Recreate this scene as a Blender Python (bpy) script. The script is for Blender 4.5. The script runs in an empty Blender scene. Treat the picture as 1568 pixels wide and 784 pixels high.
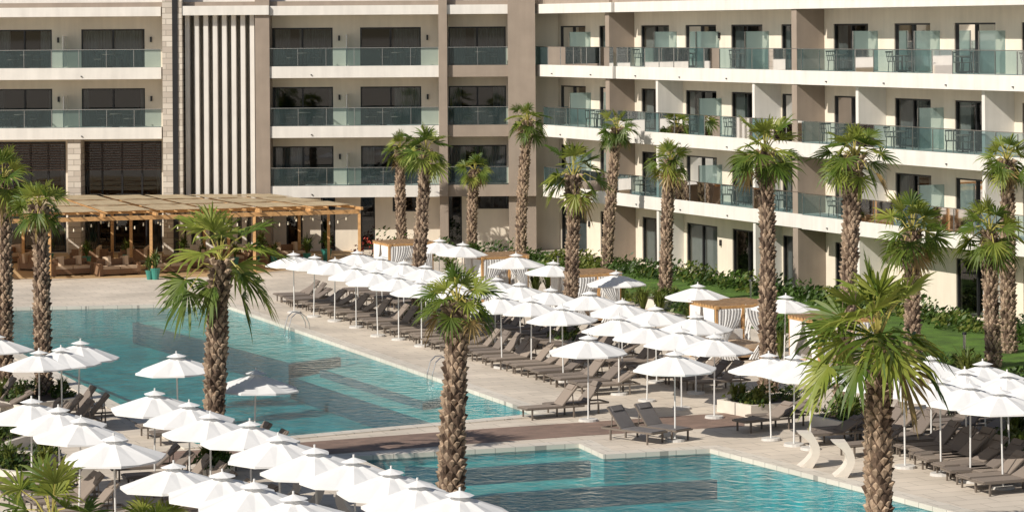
import bpy, math, random
from mathutils import Vector, Matrix
from mathutils.geometry import tessellate_polygon
random.seed(7)
R_=0.007; F=4200.0; H=12.0
def G(x,y,z=0.0):
    dx=x-784-R_*(y-43); dy=y-43+R_*(x-784)
    s=dy/(H-z)
    return Vector((dx/s,F/s,z))
def lerp(a,b,t): return a+(b-a)*t
# ---------------- materials
def newmat(name):
    m=bpy.data.materials.new(name); m.use_nodes=True
    nt=m.node_tree; b=nt.nodes['Principled BSDF']; return m,nt,b
def mat(name,col,rough=0.7,var=0.12,scale=3.0,bump=0.0,bscale=40.0,metal=0.0,spec=0.5,streak=0.0):
    m,nt,b=newmat(name); N=nt.nodes; L=nt.links
    b.inputs['Roughness'].default_value=rough; b.inputs['Metallic'].default_value=metal
    b.inputs['Specular IOR Level'].default_value=spec
    tc=N.new('ShaderNodeTexCoord')
    no=N.new('ShaderNodeTexNoise'); no.inputs['Scale'].default_value=scale; no.inputs['Detail'].default_value=6
    L.new(tc.outputs['Object'],no.inputs['Vector'])
    cr=N.new('ShaderNodeValToRGB')
    cr.color_ramp.elements[0].position=0.3; cr.color_ramp.elements[1].position=0.7
    c0=[max(0,c*(1-var)) for c in col]; c1=[min(1,c*(1+var)) for c in col]
    cr.color_ramp.elements[0].color=(*c0,1); cr.color_ramp.elements[1].color=(*c1,1)
    L.new(no.outputs['Fac'],cr.inputs['Fac']); src=cr.outputs['Color']
    if streak>0:
        mp=N.new('ShaderNodeMapping'); mp.inputs['Scale'].default_value=(2.5,2.5,0.25); L.new(tc.outputs['Object'],mp.inputs['Vector'])
        n3=N.new('ShaderNodeTexNoise'); n3.inputs['Scale'].default_value=1.3; n3.inputs['Detail'].default_value=5; L.new(mp.outputs[0],n3.inputs['Vector'])
        mr=N.new('ShaderNodeMapRange'); mr.inputs['From Min'].default_value=.35; mr.inputs['From Max'].default_value=.65
        mr.inputs['To Min'].default_value=1-streak; mr.inputs['To Max'].default_value=1.0; L.new(n3.outputs['Fac'],mr.inputs['Value'])
        vm=N.new('ShaderNodeVectorMath'); vm.operation='SCALE'; L.new(src,vm.inputs[0]); L.new(mr.outputs[0],vm.inputs['Scale']); src=vm.outputs[0]
    L.new(src,b.inputs['Base Color'])
    if bump>0:
        n2=N.new('ShaderNodeTexNoise'); n2.inputs['Scale'].default_value=bscale; n2.inputs['Detail'].default_value=4
        L.new(tc.outputs['Object'],n2.inputs['Vector'])
        bp=N.new('ShaderNodeBump'); bp.inputs['Strength'].default_value=bump; bp.inputs['Distance'].default_value=0.03
        L.new(n2.outputs['Fac'],bp.inputs['Height']); L.new(bp.outputs['Normal'],b.inputs['Normal'])
    return m
def brickmat(name,c1,c2,mortar,w,h,rot=0.0,rough=0.7,msize=0.01,plane='xy',offset=0.5,noise=0.12,nscale=0.35):
    m,nt,b=newmat(name); N=nt.nodes; L=nt.links
    b.inputs['Roughness'].default_value=rough
    tc=N.new('ShaderNodeTexCoord'); mp=N.new('ShaderNodeMapping')
    if plane=='xy': mp.inputs['Rotation'].default_value=(0,0,rot)
    L.new(tc.outputs['Object'],mp.inputs['Vector']); vec=mp.outputs['Vector']
    if plane=='xz':
        sx=N.new('ShaderNodeSeparateXYZ'); cx=N.new('ShaderNodeCombineXYZ'); ad=N.new('ShaderNodeMath'); ad.operation='ADD'
        L.new(vec,sx.inputs[0]); L.new(sx.outputs['X'],ad.inputs[0]); L.new(sx.outputs['Y'],ad.inputs[1])
        L.new(ad.outputs[0],cx.inputs['X']); L.new(sx.outputs['Z'],cx.inputs['Y']); vec=cx.outputs[0]
    br=N.new('ShaderNodeTexBrick'); br.offset=offset
    br.inputs['Scale'].default_value=1; br.inputs['Brick Width'].default_value=w; br.inputs['Row Height'].default_value=h
    br.inputs['Mortar Size'].default_value=msize; br.inputs['Color1'].default_value=(*c1,1); br.inputs['Color2'].default_value=(*c2,1)
    br.inputs['Mortar'].default_value=(*mortar,1); L.new(vec,br.inputs['Vector'])
    no=N.new('ShaderNodeTexNoise'); no.inputs['Scale'].default_value=nscale; no.inputs['Detail'].default_value=8
    L.new(tc.outputs['Object'],no.inputs['Vector'])
    mr=N.new('ShaderNodeMapRange'); mr.inputs['From Min'].default_value=0.3; mr.inputs['From Max'].default_value=0.7
    mr.inputs['To Min'].default_value=1-noise; mr.inputs['To Max'].default_value=1+noise*0.6
    L.new(no.outputs['Fac'],mr.inputs['Value'])
    mx=N.new('ShaderNodeVectorMath'); mx.operation='SCALE'
    L.new(br.outputs['Color'],mx.inputs[0]); L.new(mr.outputs[0],mx.inputs['Scale'])
    L.new(mx.outputs[0],b.inputs['Base Color'])
    return m
def leafmat(name,c0,c1,scale=1.5,trans=0.3,rough=0.5):
    m,nt,b=newmat(name); N=nt.nodes; L=nt.links
    tc=N.new('ShaderNodeTexCoord'); no=N.new('ShaderNodeTexNoise'); no.inputs['Scale'].default_value=scale; no.inputs['Detail'].default_value=5
    L.new(tc.outputs['Object'],no.inputs['Vector'])
    cr=N.new('ShaderNodeValToRGB'); cr.color_ramp.elements[0].position=0.35; cr.color_ramp.elements[1].position=0.65
    cr.color_ramp.elements[0].color=(*c0,1); cr.color_ramp.elements[1].color=(*c1,1)
    L.new(no.outputs['Fac'],cr.inputs['Fac']); L.new(cr.outputs['Color'],b.inputs['Base Color'])
    b.inputs['Roughness'].default_value=rough
    tr=N.new('ShaderNodeBsdfTranslucent'); L.new(cr.outputs['Color'],tr.inputs['Color'])
    mx=N.new('ShaderNodeMixShader'); mx.inputs[0].default_value=trans
    L.new(b.outputs[0],mx.inputs[1]); L.new(tr.outputs[0],mx.inputs[2])
    L.new(mx.outputs[0],N['Material Output'].inputs['Surface'])
    return m
def glassmat(name,tint,refl=0.08,rough=0.02,ior=1.45,diff=None,difffac=0.0,bump=0.0,bscale=2.0):
    m=bpy.data.materials.new(name); m.use_nodes=True; nt=m.node_tree; N=nt.nodes; L=nt.links
    N.remove(N['Principled BSDF']); out=N['Material Output']
    tr=N.new('ShaderNodeBsdfTransparent'); tr.inputs['Color'].default_value=(*tint,1)
    gl=N.new('ShaderNodeBsdfGlossy'); gl.inputs['Roughness'].default_value=rough; gl.inputs['Color'].default_value=(1,1,1,1)
    fr=N.new('ShaderNodeFresnel'); fr.inputs['IOR'].default_value=ior
    ad=N.new('ShaderNodeMath'); ad.operation='ADD'; ad.use_clamp=True; ad.inputs[1].default_value=refl; L.new(fr.outputs[0],ad.inputs[0])
    mx=N.new('ShaderNodeMixShader'); L.new(ad.outputs[0],mx.inputs[0])
    base=tr.outputs[0]
    if diff:
        df=N.new('ShaderNodeBsdfDiffuse'); df.inputs['Color'].default_value=(*diff,1)
        m2=N.new('ShaderNodeMixShader'); m2.inputs[0].default_value=difffac
        L.new(tr.outputs[0],m2.inputs[1]); L.new(df.outputs[0],m2.inputs[2]); base=m2.outputs[0]
    L.new(base,mx.inputs[1]); L.new(gl.outputs[0],mx.inputs[2]); L.new(mx.outputs[0],out.inputs['Surface'])
    if bump>0:
        tc=N.new('ShaderNodeTexCoord'); n2=N.new('ShaderNodeTexNoise'); n2.inputs['Scale'].default_value=bscale; n2.inputs['Detail'].default_value=5
        n2.inputs['Distortion'].default_value=0.6
        L.new(tc.outputs['Object'],n2.inputs['Vector'])
        bp=N.new('ShaderNodeBump'); bp.inputs['Strength'].default_value=bump; bp.inputs['Distance'].default_value=0.1
        L.new(n2.outputs['Fac'],bp.inputs['Height']); L.new(bp.outputs['Normal'],gl.inputs['Normal']); L.new(bp.outputs['Normal'],fr.inputs['Normal'])
    return m
ANG=math.atan2(0.375,0.927)
M={}
M['deck']=brickmat('deck_paving',(0.66,0.58,0.485),(0.59,0.52,0.435),(0.38,0.33,0.27),1.2,0.6,rot=-ANG,rough=0.75,msize=0.014,noise=0.2)
M['walk']=brickmat('walk_pavers',(0.27,0.18,0.14),(0.20,0.135,0.105),(0.2,0.15,0.12),0.4,0.2,rot=-ANG,rough=0.8,msize=0.012,noise=.25)
M['coping']=brickmat('coping_stone',(0.68,0.62,0.54),(0.62,0.57,0.49),(0.35,0.32,0.28),0.6,0.6,rot=-ANG,rough=0.6,msize=0.012)
M['tile']=brickmat('pool_tile',(0.010,0.30,0.34),(0.007,0.23,0.28),(0.025,0.28,0.31),0.3,0.3,rot=-ANG,rough=0.4,msize=0.02,noise=0.42,offset=0.0,nscale=0.9)
M['tileL']=brickmat('pool_tile_shallow',(0.13,0.42,0.42),(0.10,0.35,0.36),(0.09,0.31,0.32),0.3,0.3,rot=-ANG,rough=0.4,msize=0.02,noise=0.38,offset=0.0,nscale=1.0)
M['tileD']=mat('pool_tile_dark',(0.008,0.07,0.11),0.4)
M['water']=glassmat('pool_water',(0.60,0.96,0.96),refl=0.0,ior=1.11,rough=0.04,bump=0.6,bscale=2.4)
M['plaster']=mat('plaster_cream',(0.75,0.675,0.56),0.85,0.05,0.8,0.15,20,streak=.07)
M['white']=mat('plaster_white',(0.75,0.72,0.67),0.8,0.05,0.9,0.1,20,streak=.09)
M['taupe']=mat('plaster_taupe',(0.32,0.26,0.21),0.85,0.07,1.2,0.15,20,streak=.08)
M['stone']=brickmat('limestone_cladding',(0.66,0.60,0.52),(0.46,0.40,0.34),(0.34,0.30,0.25),0.7,0.3,plane='xz',rough=0.85,msize=0.02)
M['dark']=mat('dark_metal',(0.015,0.015,0.017),0.4,0.2)
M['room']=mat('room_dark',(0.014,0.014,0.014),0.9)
M['curtain']=leafmat('curtain_cloth',(0.36,0.36,0.35),(0.46,0.46,0.44),2,0.3,0.8)
M['sheer']=leafmat('sheer_curtain',(0.74,0.71,0.66),(0.84,0.80,0.75),2,0.35,0.8)
M['glass']=glassmat('window_glass',(0.52,0.58,0.59),refl=0.035)
M['rail']=glassmat('railing_glass',(0.42,0.54,0.56),refl=0.02,ior=1.2,diff=(0.25,0.36,0.37),difffac=0.10)
M['frost']=glassmat('frosted_glass',(0.6,0.72,0.72),refl=0.0,ior=1.2,diff=(0.40,0.53,0.51),difffac=0.55,rough=0.3)
M['metal']=mat('steel',(0.6,0.6,0.6),0.25,0.05,metal=1.0)
M['louver']=mat('louver_wood',(0.085,0.05,0.035),0.6)
M['wood']=mat('pine_wood',(0.54,0.31,0.13),0.6,0.2,6)
M['woodP']=mat('cabana_wood',(0.40,0.26,0.15),0.7,0.2,6)
M['matt']=leafmat('reed_mat',(0.56,0.45,0.29),(0.72,0.60,0.40),1.5,0.38,0.9)
M['patio']=mat('patio_floor',(0.46,0.31,0.16),0.8,0.15,1.0)
M['canvas']=leafmat('umbrella_canvas',(0.79,0.785,0.775),(0.85,0.845,0.835),1.5,0.11,0.85)
M['pole']=mat('umbrella_pole',(0.72,0.71,0.69),0.4,0.03)
M['ubase']=mat('umbrella_base',(0.55,0.53,0.5),0.8)
def objrand(name,c0,c1,rough):
    m,nt,b=newmat(name); N=nt.nodes;L=nt.links
    oi=N.new('ShaderNodeObjectInfo'); mx=N.new('ShaderNodeMix'); mx.data_type='RGBA'
    mx.inputs['A'].default_value=(*c0,1); mx.inputs['B'].default_value=(*c1,1)
    L.new(oi.outputs['Random'],mx.inputs['Factor']); L.new(mx.outputs['Result'],b.inputs['Base Color']); b.inputs['Roughness'].default_value=rough
    return m
M['sling']=objrand('lounger_sling',(0.165,0.135,0.115),(0.27,0.22,0.18),0.8)
M['frame']=mat('lounger_frame',(0.17,0.14,0.115),0.5,0.05)
M['slingG']=mat('lounger_sling_grey',(0.14,0.13,0.13),0.8)
M['bark']=mat('palm_bark',(0.12,0.08,0.055),0.95,0.45,9,0.6,50)
M['boot']=mat('palm_boot',(0.36,0.265,0.185),0.95,0.5,6,0.4,60)
M['frond']=leafmat('palm_frond',(0.065,0.125,0.014),(0.15,0.20,0.028),1.2,0.38)
M['frondY']=leafmat('palm_frond_young',(0.20,0.26,0.035),(0.34,0.36,0.07),1.2,0.38)
M['frondD']=leafmat('palm_frond_dry',(0.30,0.20,0.07),(0.40,0.29,0.12),2,0.2)
M['petiole']=mat('palm_petiole',(0.38,0.33,0.08),0.6,0.2)
M['hedge']=leafmat('hedge_leaves',(0.022,0.05,0.008),(0.08,0.145,0.02),0.8,0.25)
M['hedge2']=leafmat('shrub_leaves',(0.06,0.10,0.012),(0.19,0.21,0.04),0.9,0.25)
M['flower']=mat('red_flower_leaves',(0.42,0.06,0.04),0.6)
M['soil']=mat('planter_soil',(0.10,0.07,0.05),0.95)
M['grass']=mat('lawn_grass',(0.075,0.15,0.014),0.95,0.4,1.2,0.9,60)
M['pot']=mat('glazed_pot',(0.05,0.25,0.2),0.3)
M['rattan']=mat('rattan',(0.24,0.14,0.08),0.8,0.25,20)
M['cushion']=mat('cushion_fabric',(0.55,0.42,0.30),0.9,0.05)
M['bulb']=mat('lamp_bulb',(0.8,0.75,0.6),0.2)
M['conc']=mat('white_concrete',(0.66,0.60,0.52),0.8,0.06)
# --------------- mesh builder
class MB:
    def __init__(s): s.v=[];s.f=[];s.m=[];s.ms=[];s.xf=None
    def mi(s,k):
        if k not in s.ms: s.ms.append(k)
        return s.ms.index(k)
    def add(s,vs,fs,k):
        o=len(s.v)
        for p in vs:
            s.v.append(tuple(s.xf(*p)) if s.xf else tuple(p))
        i=s.mi(k)
        for f in fs: s.f.append([o+a for a in f]); s.m.append(i)
    def box(s,x0,x1,y0,y1,z0,z1,k):
        s.add([(x0,y0,z0),(x1,y0,z0),(x1,y1,z0),(x0,y1,z0),(x0,y0,z1),(x1,y0,z1),(x1,y1,z1),(x0,y1,z1)],
              [(0,3,2,1),(4,5,6,7),(0,1,5,4),(1,2,6,5),(2,3,7,6),(3,0,4,7)],k)
    def cyl(s,p0,p1,r0,r1,k,n=8,cap=True):
        p0=Vector(p0);p1=Vector(p1);d=(p1-p0)
        if d.length<1e-6:return
        d.normalize(); a=d.orthogonal().normalized(); b=d.cross(a)
        vs=[]
        for p,r in((p0,r0),(p1,r1)):
            for i in range(n):
                t=2*math.pi*i/n; vs.append(tuple(p+a*math.cos(t)*r+b*math.sin(t)*r))
        fs=[(i,(i+1)%n,n+(i+1)%n,n+i) for i in range(n)]
        if cap: fs.append(tuple(range(n-1,-1,-1))); fs.append(tuple(range(n,2*n)))
        s.add(vs,fs,k)
    def beam(s,p0,p1,w,h,k):
        p0=Vector(p0);p1=Vector(p1);d=(p1-p0).normalized()
        up=Vector((0,0,1)) if abs(d.z)<0.95 else Vector((1,0,0))
        a=d.cross(up).normalized()*w/2; b=a.cross(d).normalized()*h/2
        vs=[tuple(p+x+y) for p in(p0,p1) for x,y in((-a,-b),(a,-b),(a,b),(-a,b))]
        s.add(vs,[(0,1,2,3),(7,6,5,4),(0,4,5,1),(1,5,6,2),(2,6,7,3),(3,7,4,0)],k)
    def prism(s,poly,z0,z1,k,cap=True):
        n=len(poly); vs=[(p[0],p[1],z0) for p in poly]+[(p[0],p[1],z1) for p in poly]
        fs=[(i,(i+1)%n,n+(i+1)%n,n+i) for i in range(n)]
        s.add(vs,fs,k)
        tris=tessellate_polygon([[Vector((p[0],p[1],0)) for p in poly]])
        if cap: s.add([(p[0],p[1],z1) for p in poly],[tuple(t) for t in tris],k)
    def sheet(s,poly,z,k):
        tris=tessellate_polygon([[Vector((p[0],p[1],0)) for p in poly]])
        s.add([(p[0],p[1],z) for p in poly],[tuple(t) for t in tris],k)
    def tube(s,pts,r,k,n=6):
        for a,b in zip(pts[:-1],pts[1:]): s.cyl(a,b,r,r,k,n)
    def mesh(s,name,smooth=False,recalc=True):
        me=bpy.data.meshes.new(name); me.from_pydata(s.v,[],s.f)
        for k in s.ms: me.materials.append(M[k])
        me.polygons.foreach_set('material_index',s.m)
        if smooth: me.polygons.foreach_set('use_smooth',[True]*len(s.f))
        me.update()
        if recalc:
            import bmesh
            bm=bmesh.new(); bm.from_mesh(me); bmesh.ops.recalc_face_normals(bm,faces=bm.faces); bm.to_mesh(me); bm.free()
        return me
    def obj(s,name,parent=None,**k):
        return place(s.mesh(name,**k),name,parent=parent)
def place(me,name,loc=(0,0,0),rz=0,sc=1,parent=None):
    o=bpy.data.objects.new(name,me); bpy.context.collection.objects.link(o)
    o.location=loc; o.rotation_euler=(0,0,rz); o.scale=(sc,)*3 if not isinstance(sc,tuple) else sc
    if parent: o.parent=parent
    return o
def empty(name,loc=(0,0,0)):
    return place(None,name,loc)
def offset_poly(poly,d):
    n=len(poly); area=sum(poly[i][0]*poly[(i+1)%n][1]-poly[(i+1)%n][0]*poly[i][1] for i in range(n))
    sg=1 if area>0 else -1; out=[]
    for i in range(n):
        p=Vector(poly[i][:2]);a=Vector(poly[i-1][:2]);b=Vector(poly[(i+1)%n][:2])
        e1=(p-a).normalized();e2=(b-p).normalized()
        n1=Vector((e1.y,-e1.x))*sg;n2=Vector((e2.y,-e2.x))*sg
        m=(n1+n2); m=m/max(0.3,(1+n1.dot(n2)))
        out.append(p+m*d)
    return out
# --------------- ground + pools
pool1=[G(*p) for p in[(-99,474),(340,466),(828,634),(300,682)]]
pool2=[G(*p) for p in[(540,700),(888,680),(925,697),(1088,688),(1330,750),(1650,835),(870,848)]]
S=3000
outer=[Vector((-S,-S,0)),Vector((S,-S,0)),Vector((S,S,0)),Vector((-S,S,0))]
loops=[outer,[Vector((p.x,p.y,0)) for p in pool1],[Vector((p.x,p.y,0)) for p in pool2]]
tris=tessellate_polygon(loops); allv=[v for l in loops for v in l]
mb=MB(); mb.add([tuple(v) for v in allv],[tuple(t) for t in tris],'deck'); g=mb.obj('ground')
for p in g.data.polygons:
    if p.normal.z<0: p.flip()
def pool(name,loop,ledges,depth=1.35):
    e=empty(name)
    mb=MB(); n=len(loop)
    vs=[(p[0],p[1],-depth) for p in loop]+[(p[0],p[1],0.0) for p in loop]
    mb.add(vs,[(i,(i+1)%n,n+(i+1)%n,n+i) for i in range(n)],'tile')
    mb.sheet(loop,-depth,'tile')
    for poly,z in ledges:
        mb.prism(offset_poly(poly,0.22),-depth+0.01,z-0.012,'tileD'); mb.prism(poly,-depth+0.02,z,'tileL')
    mb.obj('basin',e,recalc=False)
    mb=MB(); mb.sheet(loop,-0.09,'water'); w=mb.obj('water',e,recalc=False)
    for p in w.data.polygons:
        if p.normal.z<0:p.flip()
    out=offset_poly(loop,0.5); inn=offset_poly(loop,-0.04); mb=MB()
    for i in range(n):
        j=(i+1)%n
        q=[inn[i],inn[j],out[j],out[i]]
        mb.add([(a[0],a[1],-0.1) for a in q]+[(a[0],a[1],0.035) for a in q],[(4,5,6,7),(0,1,5,4),(2,3,7,6)],'coping')
    mb.obj('coping',e)
gl=lambda pts,z:[G(x,y,z) for x,y in pts]
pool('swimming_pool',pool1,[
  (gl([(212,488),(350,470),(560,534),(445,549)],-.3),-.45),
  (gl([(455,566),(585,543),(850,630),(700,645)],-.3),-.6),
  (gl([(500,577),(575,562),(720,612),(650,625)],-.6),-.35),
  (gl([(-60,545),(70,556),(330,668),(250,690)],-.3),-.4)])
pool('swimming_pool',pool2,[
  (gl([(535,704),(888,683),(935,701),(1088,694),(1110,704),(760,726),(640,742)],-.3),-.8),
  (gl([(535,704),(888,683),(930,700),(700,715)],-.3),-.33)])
mb=MB(); mb.sheet([G(*p) for p in[(60,700),(300,689),(745,656),(1140,630),(1140,652),(895,667),(560,691),(245,714),(60,722)]],0.004,'walk'); mb.obj('brick_walkway')
mb=MB(); mb.sheet([G(*p) for p in[(-200,430),(330,424),(560,402),(545,385),(480,378),(-200,378)]],0.004,'patio'); mb.obj('terrace_floor')
mb=MB(); mb.sheet([G(*p) for p in[(800,386),(1230,440),(1700,528),(1750,640),(1568,600),(1400,560),(1240,515),(1130,500),(1000,472),(900,438),(800,412),(760,400)]],0.006,'grass'); mb.obj('lawn')
# ---------------- hotel
hotel=empty('hotel_building')
FL=[0.0,3.55,6.75,9.95]
def sideW(px,O,d,n,off):
    P=Vector(O)+Vector(n)*off; k=(px-784-R_*100)/F
    return (k*P.y-P.x)/(d[0]-k*d[1])
B={k:MB() for k in['wall','frames','glass','curtains','railing','rail_glass','dividers','slabs','louvers','lamps','rooms']}
def setx(O,d,n):
    f=lambda s,nn,z:(O[0]+d[0]*s+n[0]*nn,O[1]+d[1]*s+n[1]*nn,z)
    for b in B.values(): b.xf=f
    return f
def wall(s0,s1,z0,z1,nf,th,ops,k):
    xs=sorted({s0,s1}|{min(max(o[i],s0),s1) for o in ops for i in(0,1)})
    zs=sorted({z0,z1}|{min(max(o[i],z0),z1) for o in ops for i in(2,3)})
    for a,b in zip(xs[:-1],xs[1:]):
        if b-a<1e-4: continue
        run=None; c=(a+b)/2
        for z_a,z_b in list(zip(zs[:-1],zs[1:]))+[(None,None)]:
            solid=False
            if z_a is not None:
                zc=(z_a+z_b)/2
                solid=not any(o[0]<c<o[1] and o[2]<zc<o[3] for o in ops)
            if solid: run=[run[0] if run else z_a,z_b]
            if (not solid) and run:
                B['wall'].box(a,b,nf-th,nf,run[0],run[1],k); run=None
def window(s0,s1,z0,z1,nf,cur=None,panes=2):
    f=0.075; n0=nf-0.16;n1=nf-0.05
    fr=B['frames']
    fr.box(s0,s0+f,n0,n1,z0,z1,'dark'); fr.box(s1-f,s1,n0,n1,z0,z1,'dark')
    fr.box(s0+f,s1-f,n0,n1,z1-f,z1,'dark'); fr.box(s0+f,s1-f,n0,n1,z0,z0+f,'dark')
    for i in range(1,panes):
        c=lerp(s0,s1,i/panes); fr.box(c-0.045,c+0.045,n0,n1+0.01,z0+f,z1-f,'dark')
    nn=nf-0.12
    B['glass'].add([(s0+f,nn,z0+f),(s1-f,nn,z0+f),(s1-f,nn,z1-f),(s0+f,nn,z1-f)],[(0,1,2,3)],'glass')
    w=s1-s0; cur=cur if cur is not None else random.choice([1,1,2,3,0,4,5])
    spans=[]
    if cur==1: spans=[(0,.22),(.78,1)]
    if cur==2: spans=[(0,.48)]
    if cur==3: spans=[(.55,1)]
    if cur==4: spans=[(0,.95)]
    if cur==5: spans=[(0,.3),(.45,1)]
    if cur==0: spans=[(0,.10),(.92,1)]
    kc=random.choice(['curtain','sheer','curtain'])
    for a,b in spans:
        a=s0+a*w;b=s0+b*w; m=max(4,int((b-a)/0.08)); vs=[]
        for i in range(m+1):
            x=lerp(a,b,i/m)+random.uniform(-.02,.02); y=nf-0.30+(0.06 if i%2 else -0.06)+random.uniform(-.02,.02)
            vs+= [(x,y,z0+.03),(x,y,z1)]
        B['curtains'].add(vs,[(2*i,2*i+2,2*i+3,2*i+1) for i in range(m)],kc)
def railing(s0,s1,z,nf,ends=(True,True)):
    L=s1-s0; n=max(1,round(L/1.5))
    for i in range(n):
        a=lerp(s0,s1,i/n)+0.015;b=lerp(s0,s1,(i+1)/n)-0.015
        B['rail_glass'].add([(a,nf-.06,z+.0),(b,nf-.06,z+.0),(b,nf-.06,z+.95),(a,nf-.06,z+.95)],[(0,1,2,3)],'rail')
        B['railing'].box(a-.025,a,nf-.08,nf-.04,z,z+.93,'metal')
    B['railing'].box(s0,s1,nf-.085,nf-.035,z+.95,z+.98,'metal')
    for e,s in zip(ends,(s0,s1)):
        if e:
            B['rail_glass'].add([(s,nf-.06,z),(s,nf-1.5,z),(s,nf-1.5,z+.95),(s,nf-.06,z+.95)],[(0,1,2,3)],'rail')
def slab(s0,s1,z,n0,n1,k='white',top=0.06,th=0.62):
    B['slabs'].box(s0,s1,n0,n1,z-th+top,z+top,k)
    for t in range(int((s1-s0)/4.7)): B['slabs'].box(s0+2.2+t*4.7,s0+2.26+t*4.7,n1,n1+.07,z-.42,z-.37,'dark')
def lamp(s,z,nf):
    B['lamps'].box(s-.05,s+.05,nf,nf+.10,z-.14,z+.14,'dark')
    B['lamps'].box(s-.03,s+.03,nf+.02,nf+.08,z-.18,z-.14,'bulb')
chair=MB()
for x in(-.22,.22):
    for y in(-.2,.2): chair.cyl((x,y,0),(x*.9,y*.9,.44),.018,.018,'dark',5)
chair.box(-.24,.24,-.23,.23,.43,.47,'frame')
for x in(-.22,-.11,0,.11,.22): chair.cyl((x,.22,.45),(x*1.05,.30,.85),.014,.014,'dark',5)
chair.beam((-.26,.30,.85),(.26,.30,.85),.04,.06,'dark')
for x in(-.25,.25): chair.beam((x,-.2,.66),(x,.27,.66),.035,.03,'dark'); chair.cyl((x,-.2,.44),(x,-.2,.66),.014,.014,'dark',5)
chair_me=chair.mesh('balcony_chair')
tab=MB(); tab.cyl((0,0,.68),(0,0,.72),.33,.33,'frame',16); tab.cyl((0,0,0.02),(0,0,.68),.03,.03,'dark'); tab.cyl((0,0,0),(0,0,.03),.2,.2,'dark',12)
tab_me=tab.mesh('balcony_table')
def furn(f,s,z,nf,rz):
    z+=.06; sp=random.uniform(.5,.75); s+=random.uniform(-.5,.5)
    place(tab_me,'balcony_table',f(s,nf-.75,z))
    for q,a in((-sp,math.pi/2),(sp,-math.pi/2)):
        place(chair_me,'balcony_chair',f(s+q,nf-.75+random.uniform(-.2,.2),z),rz+a+random.uniform(-.6,.6))
# ---- left wing
OL=(0,146.9);dL=(1,0);nL=(0,-1)
f=setx(OL,dL,nL)
W=-1.6
def SX(px,off=W): return sideW(px,OL,dL,nL,off)
def ZL(y,px=400,off=W): 
    Y=146.9-off; return H-(y-43+R_*(px-784))/F*Y
ops=[]
wA=[(-250,-160),(-120,-30),(-4,80),(125,222)]
wB=[(417,510),(552,645)]; wC=[(687,775)]
X0=SX(-330)
for lv in(1,2,3):
    z=FL[lv]
    segs=(wA if lv>1 else [])+wB+wC
    for a,b in segs:
        s0,s1=SX(a),SX(b); ops.append((s0,s1,z,z+2.12)); 
        window(s0,s1,z+.061,z+2.12,W,panes=2)
        lamp(s1+.35,z+1.55,W)
for a,b,y0,y1 in[(490,512,302,384),(551,573,300,375),(600,636,297,324),(683,706,297,374),(728,778,295,320),(437,462,300,384)]:
    s0,s1=SX(a),SX(b); z1=ZL(y0,a); z0=max(0.03,ZL(y1,a)) if y1<350 else 0.03
    ops.append((s0,s1,z0,z1)); window(s0,s1,z0,z1,W,cur=0,panes=1 if s1-s0<1.3 else 2)
for a,b in[(-330,-220),(-200,-30),(-8,100),(125,247)]:
    s0,s1=SX(a),SX(b)
    ops.append((s0,s1,0.03,ZL(217,100)))
    window(s0,s1,2.7,ZL(217,100),W,cur=0,panes=4)
    window(s0,s1,0.03,2.6,W,cur=1,panes=5)
    B['wall'].box(s0,s1,W-.2,W,2.6,2.7,'dark')
    zz=ZL(217,100)-.1
    while zz>ZL(262,100): 
        B['louvers'].box(s0+.05,s1-.05,W+.05,W+.13,zz-.05,zz,'louver'); zz-=.14
wall(X0,SX(413),0,12.75,W,0.3,[o for o in ops],'plaster')
wall(SX(413),SX(820),0,12.75,W,0.3,ops,'plaster')
XE=SX(840)
seg={'A':(X0,SX(247,0)),'B':(SX(413,0),SX(672,0)),'C':(SX(685,0),SX(778,0))}
for lv in(1,2,3):
    z=FL[lv]
    if lv>1: slab(seg['A'][0],seg['A'][1],z,W-3,0); railing(seg['A'][0],seg['A'][1],z+.06,0,(False,False))
    else:
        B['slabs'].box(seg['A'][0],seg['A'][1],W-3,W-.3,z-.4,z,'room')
    slab(*seg['B'],z,W-3,0); railing(*seg['B'],z+.06,0,(False,False))
    slab(*seg['C'],z,W-3,-.1,k='taupe'); railing(*seg['C'],z+.06,-.1,(False,False))
    for a,b in(wA if lv>1 else [])+wB+wC:
        furn(f,(SX(a)+SX(b))/2,z,0,0)
    for px in[533]+([103] if lv>1 else []):
        s=SX(px); B['dividers'].add([(s,W,z+.1),(s,-.3,z+.1),(s,-.3,z+1.75),(s,W,z+1.75)],[(0,1,2,3)],'frost')
        B['dividers'].box(s-.02,s+.02,-.3,-.26,z+.06,z+1.75,'metal')
B['slabs'].box(X0,SX(247,0),W-14,0.05,12.75,13.25,'white')
B['slabs'].box(SX(280,0),SX(413,0)-.0,W-14,0.25,12.78,13.28,'white')
B['slabs'].box(SX(413,0)+.01,SX(672,0),W-14,0.05,12.75,13.25,'white')
B['slabs'].box(SX(685,0),SX(778,0),W-14,0.0,12.75,13.25,'white')
B['wall'].box(X0,XE+3,W-13,-.25,13.25,13.5,'taupe')
B['wall'].box(X0,XE+3,W-13,-.6,13.5,15.0,'white')
B['wall'].box(SX(249,.3),SX(279,.3),W-.2,.3,0,15.3,'stone')
B['wall'].box(SX(264,.4),SX(272,.4),.3,.36,0,15.2,'dark')
B['wall'].box(SX(102,0),SX(122,0),W,-.2,0,FL[2]-.56,'stone')
B['wall'].box(SX(391,.1),SX(413,.1),W-.1,.1,0,14.9,'taupe')
B['wall'].box(SX(672,.1),SX(685,.1),W-.1,.15,3.0,14.9,'taupe')
B['wall'].box(SX(672,.1),SX(685,.1),W-.1,-.4,0,3.0,'taupe')
B['wall'].box(SX(778,.1),SX(820,0),W-.1,.12,3.0,14.9,'taupe')
B['wall'].box(SX(778,.1),SX(820,0),W-.1,-.4,0,3.0,'taupe')
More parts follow.
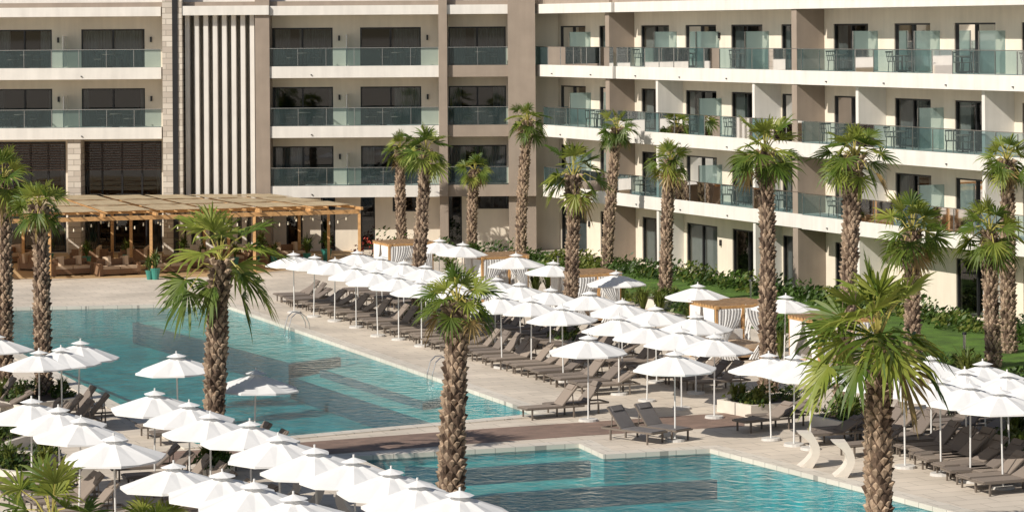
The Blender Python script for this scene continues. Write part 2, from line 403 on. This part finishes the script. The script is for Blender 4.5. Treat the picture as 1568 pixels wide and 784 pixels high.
B['wall'].box(SX(820,0),SX(858,W),W-.4,W-.1,0,12.75,'plaster')
for i in range(8):
    a=SX(287+i*14.2-4,0); B['wall'].box(a,a+.24,W,-.25,0.5,12.78,'white')
B['wall'].box(SX(280,0),SX(391,0),W+.01,-.1,.0,.5,'white')
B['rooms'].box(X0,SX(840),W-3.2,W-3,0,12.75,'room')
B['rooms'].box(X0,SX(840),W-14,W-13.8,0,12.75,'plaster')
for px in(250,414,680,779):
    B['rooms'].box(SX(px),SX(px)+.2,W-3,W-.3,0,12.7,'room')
B['rooms'].box(X0-.3,X0,W-13.8,W,0,12.75,'plaster')
# ---- right wing
dR=Vector((1900,-4200)).normalized(); nR=Vector((dR.y,-dR.x)); OR=(1.2,147.6)
fR=setx(OR,dR,nR)
def RX(px,off=W): return sideW(px,OR,dR,nR,off)
wr=[(858,897),(918,940),(982,1025),(1050,1097),(1120,1168),(1197,1228),(1277,1330),(1370,1425),(1462,1525),(1565,1622)]
wins=[(RX(a),RX(b)) for a,b in wr]
last=wins[-1][1]
for i in range(5): wins.append((last+2.5+i*4.7,last+4.7+i*4.7))
SE=wins[-1][1]+1.5
ops=[]
rzR=math.atan2(dR.y,dR.x)
for lv in(0,1,2,3):
    z=FL[lv]
    for i,(a,b) in enumerate(wins):
        z0=z if lv else .03; hh=2.12 if lv else 2.35
        if lv==0 and i in(7,): continue
        ops.append((a,b,z0,z+hh)); window(a,b,z0+(.061 if lv else 0),z+hh,W,panes=2 if b-a>1.3 else 1)
        lamp(b+.4,z+1.6,W)
wall(-1.8,SE,0,12.75,W,.3,ops,'plaster')
segR=[(0.0,RX(938,0)),(RX(940,0),RX(1225,0)),(RX(1228,0),SE)]
for lv in(1,2,3):
    z=FL[lv]
    for j,(a,b) in enumerate(segR):
        nf=[0.0,-.12,0.06][j]
        if j==0 and lv<3: a+=1.0
        slab(a,b,z,W-3,nf); railing(a,b,z+.06,nf,(j==0,False))
    for i,(a,b) in enumerate(wins):
        furn(fR,(a+b)/2+.6,z,0,rzR)
for (a,b),nf in zip(segR,(0.05,-.07,.11)):
    B['slabs'].box(a,b,W-14,nf,12.75,13.25,'white')
B['wall'].box(-2,SE,W-13,-.35,13.25,13.5,'taupe'); B['wall'].box(-2,SE,W-13,-.7,13.5,15.0,'white')
for px in(972,1263):
    s=RX(px); B['wall'].box(s-.45,s,W-.05,-.16,0,15.1,'taupe')
fro=[905,1037,1102,1178,1345,1440,1540]
sol=[1046,1196,1357,1553]
for lv in(0,1,2,3):
    z=FL[lv]; zt=(FL[lv+1]-.56) if lv<3 else 12.75
    lst=fro if lv==3 else [905,1105,1445]
    for px in lst:
        s=RX(px)
        if lv: 
            B['dividers'].add([(s,W,z+.1),(s,-.35,z+.1),(s,-.35,z+1.8),(s,W,z+1.8)],[(0,1,2,3)],'frost')
            B['dividers'].box(s-.02,s+.02,-.35,-.31,z+.06,z+1.8,'metal')
    if lv<3:
        for px in sol:
            s=RX(px); B['wall'].box(s-.22,s,W,-.2,z+(.06 if lv else 0),zt,'white')
    for i in range(2,7):
        s=last+i*9.4-18; 
        if s<SE and s>last: B['wall'].box(s-.22,s,W,-.2,z+(.06 if lv else 0),zt,'white')
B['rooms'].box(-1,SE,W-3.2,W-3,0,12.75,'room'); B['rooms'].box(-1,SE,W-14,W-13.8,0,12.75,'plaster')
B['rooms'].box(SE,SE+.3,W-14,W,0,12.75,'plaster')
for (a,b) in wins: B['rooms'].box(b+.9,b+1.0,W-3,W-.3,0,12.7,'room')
for k,b in B.items(): b.obj(k,hotel)
# ---------------- pergola
pg=empty('wooden_pergola'); mb=MB(); zr=2.9
FR=G(550,324,zr);FLc=G(-90,342,zr);BR=Vector((-13.0,146.7,zr));BL=Vector((-31.5,146.7,zr))
def Q(a,b): return (FLc.lerp(FR,a)).lerp(BL.lerp(BR,a),b)
for b in(0,.33,.66,.985): mb.beam(Q(0,b),Q(1,b),.14,.2,'wood')
N=8
for i in range(N+1): mb.beam(Q(i/N,-.03)+Vector((0,0,.17)),Q(i/N,.99)+Vector((0,0,.17)),.12,.14,'wood')
for i in range(30):
    t=(i+.5)/30; mb.beam(Q(t,-.02)+Vector((0,0,.27)),Q(t,.98)+Vector((0,0,.27)),.05,.05,'wood')
for a in(0,.25,.49,.74,1): mb.beam(Q(a,0).xy.to_3d(),Q(a,0)-Vector((0,0,.1)),.14,.14,'wood')
for b in(.33,.66): 
    for a in(.25,.49,.74,1): mb.beam(Q(a,b).xy.to_3d(),Q(a,b)-Vector((0,0,.1)),.14,.14,'wood')
mb.obj('timber_frame',pg)
mb=MB()
for i in range(N):
    for j in range(3):
        a0=(i+.05)/N;a1=(i+.95)/N;b0=j/3+.02;b1=(j+1)/3-.02
        zz=Vector((0,0,.35)); K=6; vs=[]
        for u in range(K+1):
            for v in range(2):
                p=Q(lerp(a0,a1,u/K),lerp(b0,b1,v))+zz-Vector((0,0,0.0+random.uniform(0,.03))); vs.append(tuple(p))
        mb.add(vs,[(2*u,2*u+2,2*u+3,2*u+1) for u in range(K)],'matt')
mb.obj('reed_roof',pg,recalc=False)
mb=MB()
for b in(.05,.35,.68):
    for i in range(N):
        p0=Q(i/N,b)-Vector((0,0,.05));p1=Q((i+1)/N,b)-Vector((0,0,.05)); pts=[]
        for k in range(7):
            t=k/6; p=p0.lerp(p1,t)-Vector((0,0,.45*4*t*(1-t))); pts.append(p)
        mb.tube(pts,.01,'dark',4)
        for p in pts[1:-1]: mb.cyl(p,p-Vector((0,0,.14)),.03,.045,'bulb',6)
mb.obj('string_lights',pg)
mb=MB()
mb.box(-.95,.95,-.4,.4,.08,.32,'rattan'); mb.box(-.95,.95,.3,.42,.32,.78,'rattan')
mb.box(-1.05,-.9,-.42,.42,.0,.6,'rattan'); mb.box(.9,1.05,-.42,.42,0,.6,'rattan')
for x in(-.88,.02): mb.box(x,x+.86,-.4,.28,.33,.47,'cushion'); mb.beam((x+.03+.4,.24,.45),(x+.43,.3,.9),.8,.15,'cushion')
sofa=mb.mesh('outdoor_sofa')
for x,y,r in[(108,421,.5),(180,421,.5),(258,417,.4),(60,414,2.6),(300,410,-.4),(345,406,.6),(395,403,2.5),(140,404,3.1),(215,404,3.0),(440,398,.3),(20,402,.8)]:
    place(sofa,'outdoor_sofa',G(x,y),r)
for x,y in[(145,416),(225,413),(90,407),(320,403),(420,400)]: place(tab_me,'coffee_table',G(x,y),0,(1.2,1.2,.6))
# ---------------- foliage helpers
def leafs(mb,c,rx,ry,rz,n,size,k,upper=True):
    for _ in range(n):
        while True:
            p=Vector((random.uniform(-1,1),random.uniform(-1,1),random.uniform(-.2 if upper else -1,1)))
            if .35<p.length<1: break
        p=Vector((p.x*rx,p.y*ry,p.z*rz))+Vector(c)
        d=Vector((random.gauss(0,1),random.gauss(0,1),random.gauss(.4,1))).normalized(); a=d.orthogonal().normalized(); b=d.cross(a)
        l=size*random.uniform(.6,1.4); w=l*.45
        mb.add([tuple(p-a*l*.5),tuple(p+b*w*.5),tuple(p+a*l*.5),tuple(p-b*w*.5)],[(0,1,2,3)],k)
def blades(mb,c,n,h,k,spread=.5):
    c=Vector(c)
    for _ in range(n):
        a=random.uniform(0,6.283); s=random.uniform(.2,1)*spread; hh=h*random.uniform(.6,1.1)
        d=Vector((math.cos(a),math.sin(a),0)); r=Vector((-d.y,d.x,0))*.03
        m=c+d*s*.4+Vector((0,0,hh*.7)); t=c+d*s+Vector((0,0,hh*random.uniform(.7,1)))
        mb.add([tuple(c-r),tuple(c+r),tuple(m+r),tuple(m-r),tuple(t)],[(0,1,2,3),(3,2,4)],k)
def hedge(name,a,b,w,h,dens,size,k='hedge',k2='hedge2',skip=0):
    a=Vector(a);b=Vector(b);L=(b-a).length; mb=MB(); n=int(L/.7)
    for i in range(n):
        if random.random()<skip: continue
        t=(i+random.random())/n; c=a.lerp(b,t)+Vector((random.uniform(-w*.3,w*.3),random.uniform(-w*.3,w*.3),h*.15))
        hh=h*random.uniform(.5,1.25)
        leafs(mb,c,w*.55*random.uniform(.8,1.3),w*.55,hh,dens,size,k if random.random()<.65 else k2)
    mb.obj(name,recalc=False)
hedge('hedge',G(815,398),G(1240,458),1.6,.75,120,.24)
hedge('hedge',G(1240,458),G(1640,532),1.6,.75,120,.24)
hedge('hedge',G(950,456),G(1240,512),1.5,.6,90,.24,'hedge2','hedge',.35)
hedge('hedge',G(1240,512),G(1640,602),1.5,.6,90,.24,'hedge2','hedge',.35)
hedge('flower_bed',G(560,394),G(645,397),1.5,1.3,90,.22,'hedge','flower')
hedge('hedge',G(645,398),G(795,402),1.5,1.1,100,.22,'hedge','hedge2')
mb=MB(); mb.cyl((0,0,0),(0,0,.55),.16,.26,'pot',14); mb.cyl((0,0,.55),(0,0,.58),.28,.28,'pot',14); blades(mb,(0,0,.5),60,1.1,'hedge2',.6); leafs(mb,(0,0,.9),.4,.4,.4,60,.18,'hedge'); pot=mb.mesh('potted_plant',recalc=False)
for x,y in[(229,428),(238,428),(133,408),(310,410),(360,408),(420,405),(470,402),(75,405),(280,405),(195,405),(400,404),(340,403),(500,400)]: place(pot,'potted_plant',G(x,y),random.random()*6,random.uniform(.7,1.15))
# ---------------- palm
def palm(px,py,cx,cy,R,nl=25,bot=-58,tr=.22,top=84,name='palm_tree',seed=None):
    random.seed(seed or int(px*7+py)); base=G(px,py); Y=base.y
    dx=cx-784-R_*(cy-43); dy=cy-43+R_*(cx-784)
    topw=Vector((dx*Y/F,Y,H-dy*Y/F)); ht=topw.z; lean=Vector((topw.x-base.x,random.uniform(-.2,.2),0))
    e=empty(name,base); mb=MB()
    ph=random.uniform(0,6); wob=random.uniform(.03,.10)
    def C(t): return Vector((lean.x*t**1.4+wob*math.sin(ph+4*t)*t*(1-t)*2,lean.y*t**1.4,ht*t))
    def rad(t): return tr*(1.28-.35*t) if t<.06 else tr*(1.12-.22*t+ (.14*max(0,(t-.8)/.2))+.05*math.sin(9*t+ph))
    seg=24; n=12; vs=[];fs=[]
    for i in range(seg+1):
        t=i/seg; c=C(t); r=rad(t)
        for j in range(n):
            a=2*math.pi*j/n; vs.append((c.x+math.cos(a)*r,c.y+math.sin(a)*r,c.z))
    for i in range(seg):
        for j in range(n): fs.append((i*n+j,i*n+(j+1)%n,(i+1)*n+(j+1)%n,(i+1)*n+j))
    mb.add(vs,fs,'bark')
    rows=int(ht/.14); nb=8
    for i in range(rows):
        t=(i+.5)/rows; c=C(t); r=rad(t)
        for j in range(nb):
            a=2*math.pi*(j+.5*(i%2)+random.uniform(-.13,.13))/nb; wa=math.pi/nb*.82; hh=.15*random.uniform(.7,1.3)
            out=r+.075*random.uniform(.4,1.7)+(.10*random.random() if t>.85 else 0)
            def pt(an,rr,z): return (c.x+math.cos(an)*rr,c.y+math.sin(an)*rr,c.z+z)
            mb.add([pt(a-wa,r*.99,0),pt(a,r*1.0,-hh*.8),pt(a+wa,r*.99,0),pt(a+wa*.45,out,hh*.5),pt(a-wa*.45,out,hh*.5),pt(a,r*.98,hh*.8)],
                   [(0,1,4),(1,3,4),(1,2,3),(0,4,5),(4,3,5),(3,2,5)],'boot' if random.random()<.75 else 'bark')
    mb.obj('trunk',e,recalc=False)
    mb=MB(); T=C(1)
    for i in range(nl):
        q=i/(nl-1); el=lerp(math.radians(top),math.radians(bot),q**.9)+random.gauss(0,.16); az=i*2.39996+random.gauss(0,.3)
        d=Vector((math.cos(az)*math.cos(el),math.sin(az)*math.cos(el),math.sin(el)))
        pl=R*random.uniform(.36,.60); bl=R*random.uniform(.48,.66)*(0.8 if q<.15 else 1)
        mid=T+d*pl*.5+Vector((0,0,.05*R)); P=T+d*pl-Vector((0,0,.03*R+.06*R*q))
        mb.cyl(T+Vector((0,0,-.35*q)),mid,.03,.022,'petiole',4,False); mb.cyl(mid,P,.022,.014,'petiole',4,False)
        f2=(P-mid).normalized(); f2=(f2-Vector((0,0,.22*q))).normalized()
        r=f2.cross(Vector((0,0,1)))
        if r.length<.15: r=Vector((-math.sin(az),math.cos(az),0))
        r.normalize(); u=r.cross(f2).normalized()
        tw=random.gauss(0,.5); r2=(r*math.cos(tw)+u*math.sin(tw)); u2=r2.cross(f2)
        k='frondD' if (q>.9 and random.random()<.5) else ('frondY' if (q<.35 and random.random()<.6) or random.random()<.25 else 'frond')
        nbld=21; amax=math.radians(random.uniform(80,112))
        for b in range(nbld):
            s=(b/(nbld-1)*2-1); a=s*amax+random.gauss(0,.045)
            dd=(f2*math.cos(a)+r2*math.sin(a)+u2*(.30*abs(s)-.05)).normalized(); ln=bl*(1-.22*abs(s))*random.uniform(.8,1.1)
            side=u2*(.45*(1 if b%2 else -1))+dd.cross(u2).normalized(); side.normalize()
            dr=random.uniform(.05,.32)
            m=P+dd*ln*.5-Vector((0,0,.01*ln)); m2=P+dd*ln*.78-Vector((0,0,dr*.3*ln)); t=P+dd*ln*1.0-Vector((0,0,ln*dr))
            w=.5*ln*.09
            mb.add([tuple(P-side*.008),tuple(P+side*.008),tuple(m+side*w),tuple(m-side*w),tuple(m2+side*w*.6),tuple(m2-side*w*.6),tuple(t)],
                   [(0,1,2,3),(3,2,4,5),(5,4,6)],k)
    mb.obj('crown',e,recalc=False)
palms=[(8,600,4,275,1.4),(68,618,60,315,1.1),(328,724,338,397,1.95,18,-55,.24),(690,822,700,460,1.15,19,-30,.255),(1347,850,1345,518,2.2,27,-36,.265),(1177,605,1172,232,1.45,24,-45),
(1290,640,1308,238,1.4,24,-45),(1395,612,1395,352,1.5),(1520,562,1515,354,1.5),(1545,540,1540,245,1.2),(873,525,878,268,1.65,19,-50),(1018,465,1026,245,1.25,21,-50),
(930,415,945,197,1.25,22),(797,410,808,184,1.25,22),(722,396,727,260,1.1,20),(641,490,652,230,1.35,20,-45),(615,394,613,228,1.2,20)]
for p in palms: palm(*p)
palm(85,905,80,800,1.8,22,tr=.2); palm(245,900,240,818,1.2,18,tr=.2)
random.seed(11)
# ---------------- umbrella
mb=MB(); n=16; vs=[(0,0,2.47)]
for ring,(r,z) in enumerate([(.45,2.34),(1.22,2.07),(1.22,2.01)]):
    for i in range(n):
        a=2*math.pi*i/n; o=i%2; rr=r*(1 if not o else (.93 if ring else .97)); zz=z-(0 if not o else .03 if ring<2 else -.0)
        vs.append((math.cos(a)*rr,math.sin(a)*rr,zz))
fs=[(0,1+i,1+(i+1)%n) for i in range(n)]
for k in range(2): fs+=[(1+k*n+i,1+(k+1)*n+i,1+(k+1)*n+(i+1)%n,1+k*n+(i+1)%n) for i in range(n)]
mb.add(vs,fs,'canvas')
vs=[(0,0,2.58)]
for i in range(n):
    a=2*math.pi*i/n; rr=.30*(1 if i%2==0 else .93); vs.append((math.cos(a)*rr,math.sin(a)*rr,2.48))
mb.add(vs,[(0,1+i,1+(i+1)%n) for i in range(n)],'canvas')
mb.cyl((0,0,.05),(0,0,2.64),.025,.022,'pole',8); mb.cyl((0,0,0),(0,0,.07),.3,.28,'ubase',16)
for i in range(0,16,2):
    a=2*math.pi*i/n; mb.beam((0,0,2.40),(math.cos(a)*1.19,math.sin(a)*1.19,2.045),.02,.02,'pole')
    mb.beam((0,0,1.95),(math.cos(a)*.6,math.sin(a)*.6,2.22),.015,.015,'pole')
umb=mb.mesh('sun_umbrella',recalc=False)
def umbrella(x,y,sc=1):
    sc*=random.uniform(.97,1.02)
    p=G(x,y,2.2*sc); o=place(umb,'sun_umbrella',(p.x,p.y,0),random.uniform(-.4,.4)+.2,sc)
    o.rotation_euler[0]=random.gauss(0,.018); o.rotation_euler[1]=random.gauss(0,.018)
    return p
midu=[(450,400),(480,405),(512,410),(545,420),(578,427),(610,435),(645,443),(700,450),(735,443),(768,466),(813,472),(862,484),(900,532),(1033,557),
(548,397),(585,405),(618,413),(652,420),(687,427),(720,435),(757,440),(797,447),(842,456),(947,500),(990,512),(1043,520),(1093,530),
(672,379),(705,385),(790,402),(845,414),(945,430),(952,475),(1005,486),(1065,498),(1067,450),(1200,468),(905,462)]
for u in midu: umbrella(*u)
leftu=[(-5,530),(60,555),(118,540),(95,550),(273,560),(388,588),(236,618),(48,632),(92,645),(120,662),(177,690),(290,637),(322,655),(385,668),(430,690),(487,710),(545,726),(600,742),(268,735),(340,748),(388,765),(645,762),(700,778),(455,785)]
rightu=[(1385,590),(1440,600),(1485,608),(1545,590),(1535,618),(1510,573),(1425,565),(1350,585),(1590,600),(1215,562),(1240,570),(1480,585),(1180,560)]
# ---------------- loungers
def lounger_mesh(ang,sk,name='sun_lounger'):
    mb=MB(); L1=1.22; bl=.78; ca,sa=math.cos(ang),math.sin(ang); h=.33
    for y in(-.33,.33):
        mb.beam((0.0,y,h),(1.95,y,h),.045,.05,'frame'); mb.beam((L1,y*.93,h+.03),(L1+ca*bl,y*.93,h+.03+sa*bl),.04,.04,'frame')
        for x in(.18,1.6): mb.beam((x,y,0),(x,y,h),.045,.045,'frame')
        mb.beam((1.62,y*.8,h),(L1+ca*bl*.7,y*.8,h+sa*bl*.7),.025,.025,'frame')
    for x in(0.0,1.95): mb.beam((x,-.33,h),(x,.33,h),.045,.05,'frame')
    mb.box(.03,L1,-.3,.3,h+.02,h+.045,sk)
    mb.beam((L1,0,h+.045),(L1+ca*bl,0,h+.045+sa*bl),.6,.03,sk)
    mb.beam((L1+ca*(bl-.22),0,h+.075+sa*(bl-.22)),(L1+ca*(bl-.04),0,h+.075+sa*(bl-.04)),.45,.05,sk)
    return mb.mesh(name)
lm=[lounger_mesh(math.radians(a),'sling') for a in(28,40,48,52)]; lg=lounger_mesh(math.radians(48),'slingG')
d2=Vector((.375,-.927,0)); pp=Vector((.927,.375,0)); Bw=pool1[1]
def lounger(p,rz=ANG,me=None): place(me or random.choice(lm),'sun_lounger',(p.x,p.y,.0),rz+random.gauss(0,.05))
def row(P,Q_,pitch=1.9,gap=.82):
    L=(Q_-P).length; n=int(L/pitch); d=(Q_-P).normalized()
    for i in range(n):
        j=random.gauss(0,.07)
        for k in(0,1): lounger(P+d*(i*pitch+k*gap+j)+pp*random.gauss(0,.09))
row(Bw+pp*2.4+d2*0,Bw+pp*2.4+d2*37,1.95,.8)
row(Bw+pp*5.9-d2*1,Bw+pp*5.9+d2*36.5,1.95,.8)
for (x,y) in[(800,642),(838,636)]: lounger(G(x,y),ANG*1.2,lm[2])
for (x,y) in[(1010,680),(1048,676)]: lounger(G(x,y),math.radians(130),lg)
for (x,y) in[(1132,662),(1150,655),(1225,683),(1245,676),(1290,700)]: lounger(G(x,y),ANG,lm[0])
row(G(1300,672),G(1560,765),1.9,.8)
row(G(1370,650),G(1568,715),1.9,.8)
row(G(1440,640),G(1590,690),1.9,.8)
row(G(1390,715),G(1520,770),1.9,.8)
for u in leftu:
    p=umbrella(*u); q=Vector((p.x,p.y,0))
    for k in(-1.15,.35): 
        c=q+d2*k-pp*.9
        lounger(c,ANG)
for u in rightu: umbrella(*u)
# ---------------- cabanas
mb=MB(); a=1.05
for x in(-a,a):
    for y in(-a,a): mb.box(x-.05,x+.05,y-.05,y+.05,0,1.9,'wood')
for x in(-a,a): mb.box(x-.06,x+.06,-a-.1,a+.1,1.9,2.02,'wood')
for y in(-a,a): mb.box(-a+.06,a-.06,y-.05,y+.05,1.91,2.01,'wood')
for i in range(9): 
    y=-a+.1+i*(2*a-.2)/8; mb.box(-a-.15,a+.15,y-.025,y+.025,2.021,2.06,'woodP')
cab_f=mb.mesh('cabana_frame')
mb=MB(); mb.box(-.95,.95,-.95,.95,.12,.4,'woodP'); mb.box(-.92,.92,-.92,.92,.4,.58,'cushion')
for x in(-.5,.5): mb.beam((x-.35,.75,.75),(x+.35,.75,.75),.18,.4,'canvas')
cab_b=mb.mesh('cabana_bed')
mb=MB()
def curtain(p0,p1,z0,z1,pinch):
    K=28; vs=[]; Z=10
    for j in range(Z+1):
        t=j/Z; w=1-pinch*math.exp(-((t-.38)/.3)**2)
        for i in range(K+1):
            s=i/K*w; p=Vector(p0).lerp(Vector(p1),s); n=(Vector(p1)-Vector(p0)).normalized(); nn=Vector((-n.y,n.x,0))
            p=p+nn*.03*math.sin(i*1.7+.5*math.sin(i)); vs.append((p.x,p.y,lerp(z0,z1,t)))
    mb.add(vs,[(j*(K+1)+i,j*(K+1)+i+1,(j+1)*(K+1)+i+1,(j+1)*(K+1)+i) for j in range(Z) for i in range(K)],'canvas')
for sx in(-1,1):
    for sy in(-1,1):
        curtain((sx*1.03,sy*1.12,0),(sx*.08,sy*1.12,0),.06,1.90,.6); curtain((sx*1.12,sy*1.0,0),(sx*1.12,sy*.08,0),.06,1.90,.6)
cab_c=mb.mesh('cabana_curtains',smooth=True,recalc=False)
for x,y in[(618,436),(760,460),(897,492),(1118,548),(1275,575)]:
    e=empty('cabana',G(x,y)); e.rotation_euler=(0,0,ANG)
    place(cab_f,'frame',parent=e); place(cab_b,'daybed',parent=e); place(cab_c,'curtains',parent=e)
# ---------------- planters
def planter(pts,h=.38,n=8,leaf=.16,k='hedge2'):
    poly=[G(*p) for p in pts]; mb=MB(); inn=offset_poly(poly,-.14); m=len(poly)
    for i in range(m):
        j=(i+1)%m; q=[inn[i],inn[j],poly[j],poly[i]]
        mb.add([(a[0],a[1],0) for a in q]+[(a[0],a[1],h) for a in q],[(4,5,6,7),(0,1,5,4),(2,3,7,6)],'conc')
    mb.sheet(inn,h-.06,'soil')
    c=sum((Vector((p[0],p[1],0)) for p in inn),Vector())/m
    for i in range(n):
        a=random.choice(inn); b=random.choice(inn); t=random.random(); p=Vector((lerp(a[0],b[0],t),lerp(a[1],b[1],t),h)); p=p.lerp(c+Vector((0,0,h)),.25)
        leafs(mb,p,.4,.4,random.uniform(.25,.5),70,leaf,random.choice(['hedge','hedge2']))
        if random.random()<.4: blades(mb,p,40,.6,'hedge2',.4)
    mb.obj('planter_bed',recalc=False)
planter([(1098,630),(1150,640),(1258,630),(1200,618)],n=12)
planter([(1240,655),(1300,668),(1370,650),(1320,638)],n=14)
planter([(-40,735),(30,745),(145,735),(90,712),(-40,708)],n=20)
planter([(-60,700),(10,698),(58,682),(0,668),(-60,672)],n=14)
planter([(-60,620),(30,640),(130,625),(60,603),(-60,600)],n=14)
planter([(1500,700),(1560,715),(1640,700),(1568,680)],n=14)
planter([(840,532),(870,540),(905,532),(880,522)],n=8); planter([(612,497),(640,502),(672,496),(645,488)],n=8)
planter([(985,470),(1015,476),(1050,470),(1020,462)],n=8)
planter([(700,400),(720,403),(745,400),(722,396)],n=6)
planter([(1300,865),(1345,885),(1420,862),(1360,835)],n=8); planter([(640,835),(700,850),(745,835),(690,812)],n=4); planter([(300,730),(330,738),(360,729),(330,720)],n=8)
mb=MB()
for x,y in[(985,480),(1010,486),(840,450),(1060,510),(1195,550),(1330,580),(470,394),(950,470),(1400,575),(1480,590),(1555,690),(690,430),(820,455)]:
    blades(mb,G(x,y),90,1.3,'hedge2',.8)
mb.obj('ornamental_grass',recalc=False)
# ---------------- curved pedestals
def pedestal(x,y,flip=1):
    mb=MB(); K=12; prof=[]
    for i in range(K+1):
        t=i/K; xx=.30*math.cos(math.pi*(t-.5))*flip-.15*flip; prof.append((xx,.95*t,.10+.09*abs(2*t-1)**2))
    vs=[]
    for xx,z,w in prof:
        for sx,sy in((-1,-1),(1,-1),(1,1),(-1,1)): vs.append((xx+sx*w,sy*.3,z))
    fs=[(4*i+j,4*i+(j+1)%4,4*i+4+(j+1)%4,4*i+4+j) for i in range(K) for j in range(4)]+[(0,1,2,3),(4*K,4*K+1,4*K+2,4*K+3)]
    mb.add(vs,fs,'conc'); place(mb.mesh('curved_pedestal',smooth=False),'curved_pedestal',G(x,y),0)
for x,y,fl in[(1240,714,1),(1293,729,1),(447,768,1),(482,776,1),(530,790,-1)]: pedestal(x,y,fl)
# ---------------- pool handrails
def handrail(x,y,dirx):
    p=G(x,y); e=MB()
    for k in(0,.5):
        o=p+d2*k; prof=[(-.45,-.5),(-.42,.1),(-.3,.5),(-.12,.66),(.1,.66),(.3,.5),(.42,.25),(.45,0)]
        pts=[o+pp*dirx*a+Vector((0,0,b)) for a,b in prof]
        e.tube(pts,.02,'metal',8)
    e.obj('pool_handrail')
handrail(672,574,1); handrail(452,503,1)
for x,y in[(1477,560),(1150,470),(855,430)]:
    mb=MB(); mb.cyl((0,0,0),(0,0,1.1),.05,.05,'metal',10); mb.cyl((0,0,1.1),(0,0,1.18),.09,.07,'dark',10); place(mb.mesh('garden_light'),'garden_light',G(x,y))
# ---------------- light, world, camera
az=Vector((-.76,-.65)).normalized(); el=math.radians(37)
ts=Vector((az.x*math.cos(el),az.y*math.cos(el),math.sin(el)))
sd=bpy.data.lights.new('sun','SUN'); sd.energy=4.9; sd.angle=math.radians(.5); sd.color=(1,.93,.83)
so=bpy.data.objects.new('sun',sd); bpy.context.collection.objects.link(so); so.rotation_euler=ts.to_track_quat('Z','Y').to_euler()
w=bpy.data.worlds.new('World'); bpy.context.scene.world=w; w.use_nodes=True
nt=w.node_tree; sk=nt.nodes.new('ShaderNodeTexSky'); sk.sky_type='NISHITA'; sk.sun_disc=False
sk.sun_elevation=el; sk.sun_rotation=math.atan2(az.x,az.y)
bg=nt.nodes['Background']; bg.inputs['Strength'].default_value=.065; nt.links.new(sk.outputs[0],bg.inputs['Color'])
cd=bpy.data.cameras.new('camera'); co=bpy.data.objects.new('camera',cd); bpy.context.collection.objects.link(co)
cd.sensor_width=36; cd.lens=36*F/1568; cd.shift_y=-349/1568; cd.clip_end=8000; cd.clip_start=1
co.location=(0,0,H); co.rotation_euler=(math.radians(90),R_,0)
sc=bpy.context.scene; sc.camera=co
sc.view_settings.view_transform='Standard'; sc.view_settings.look='None'; sc.view_settings.exposure=0
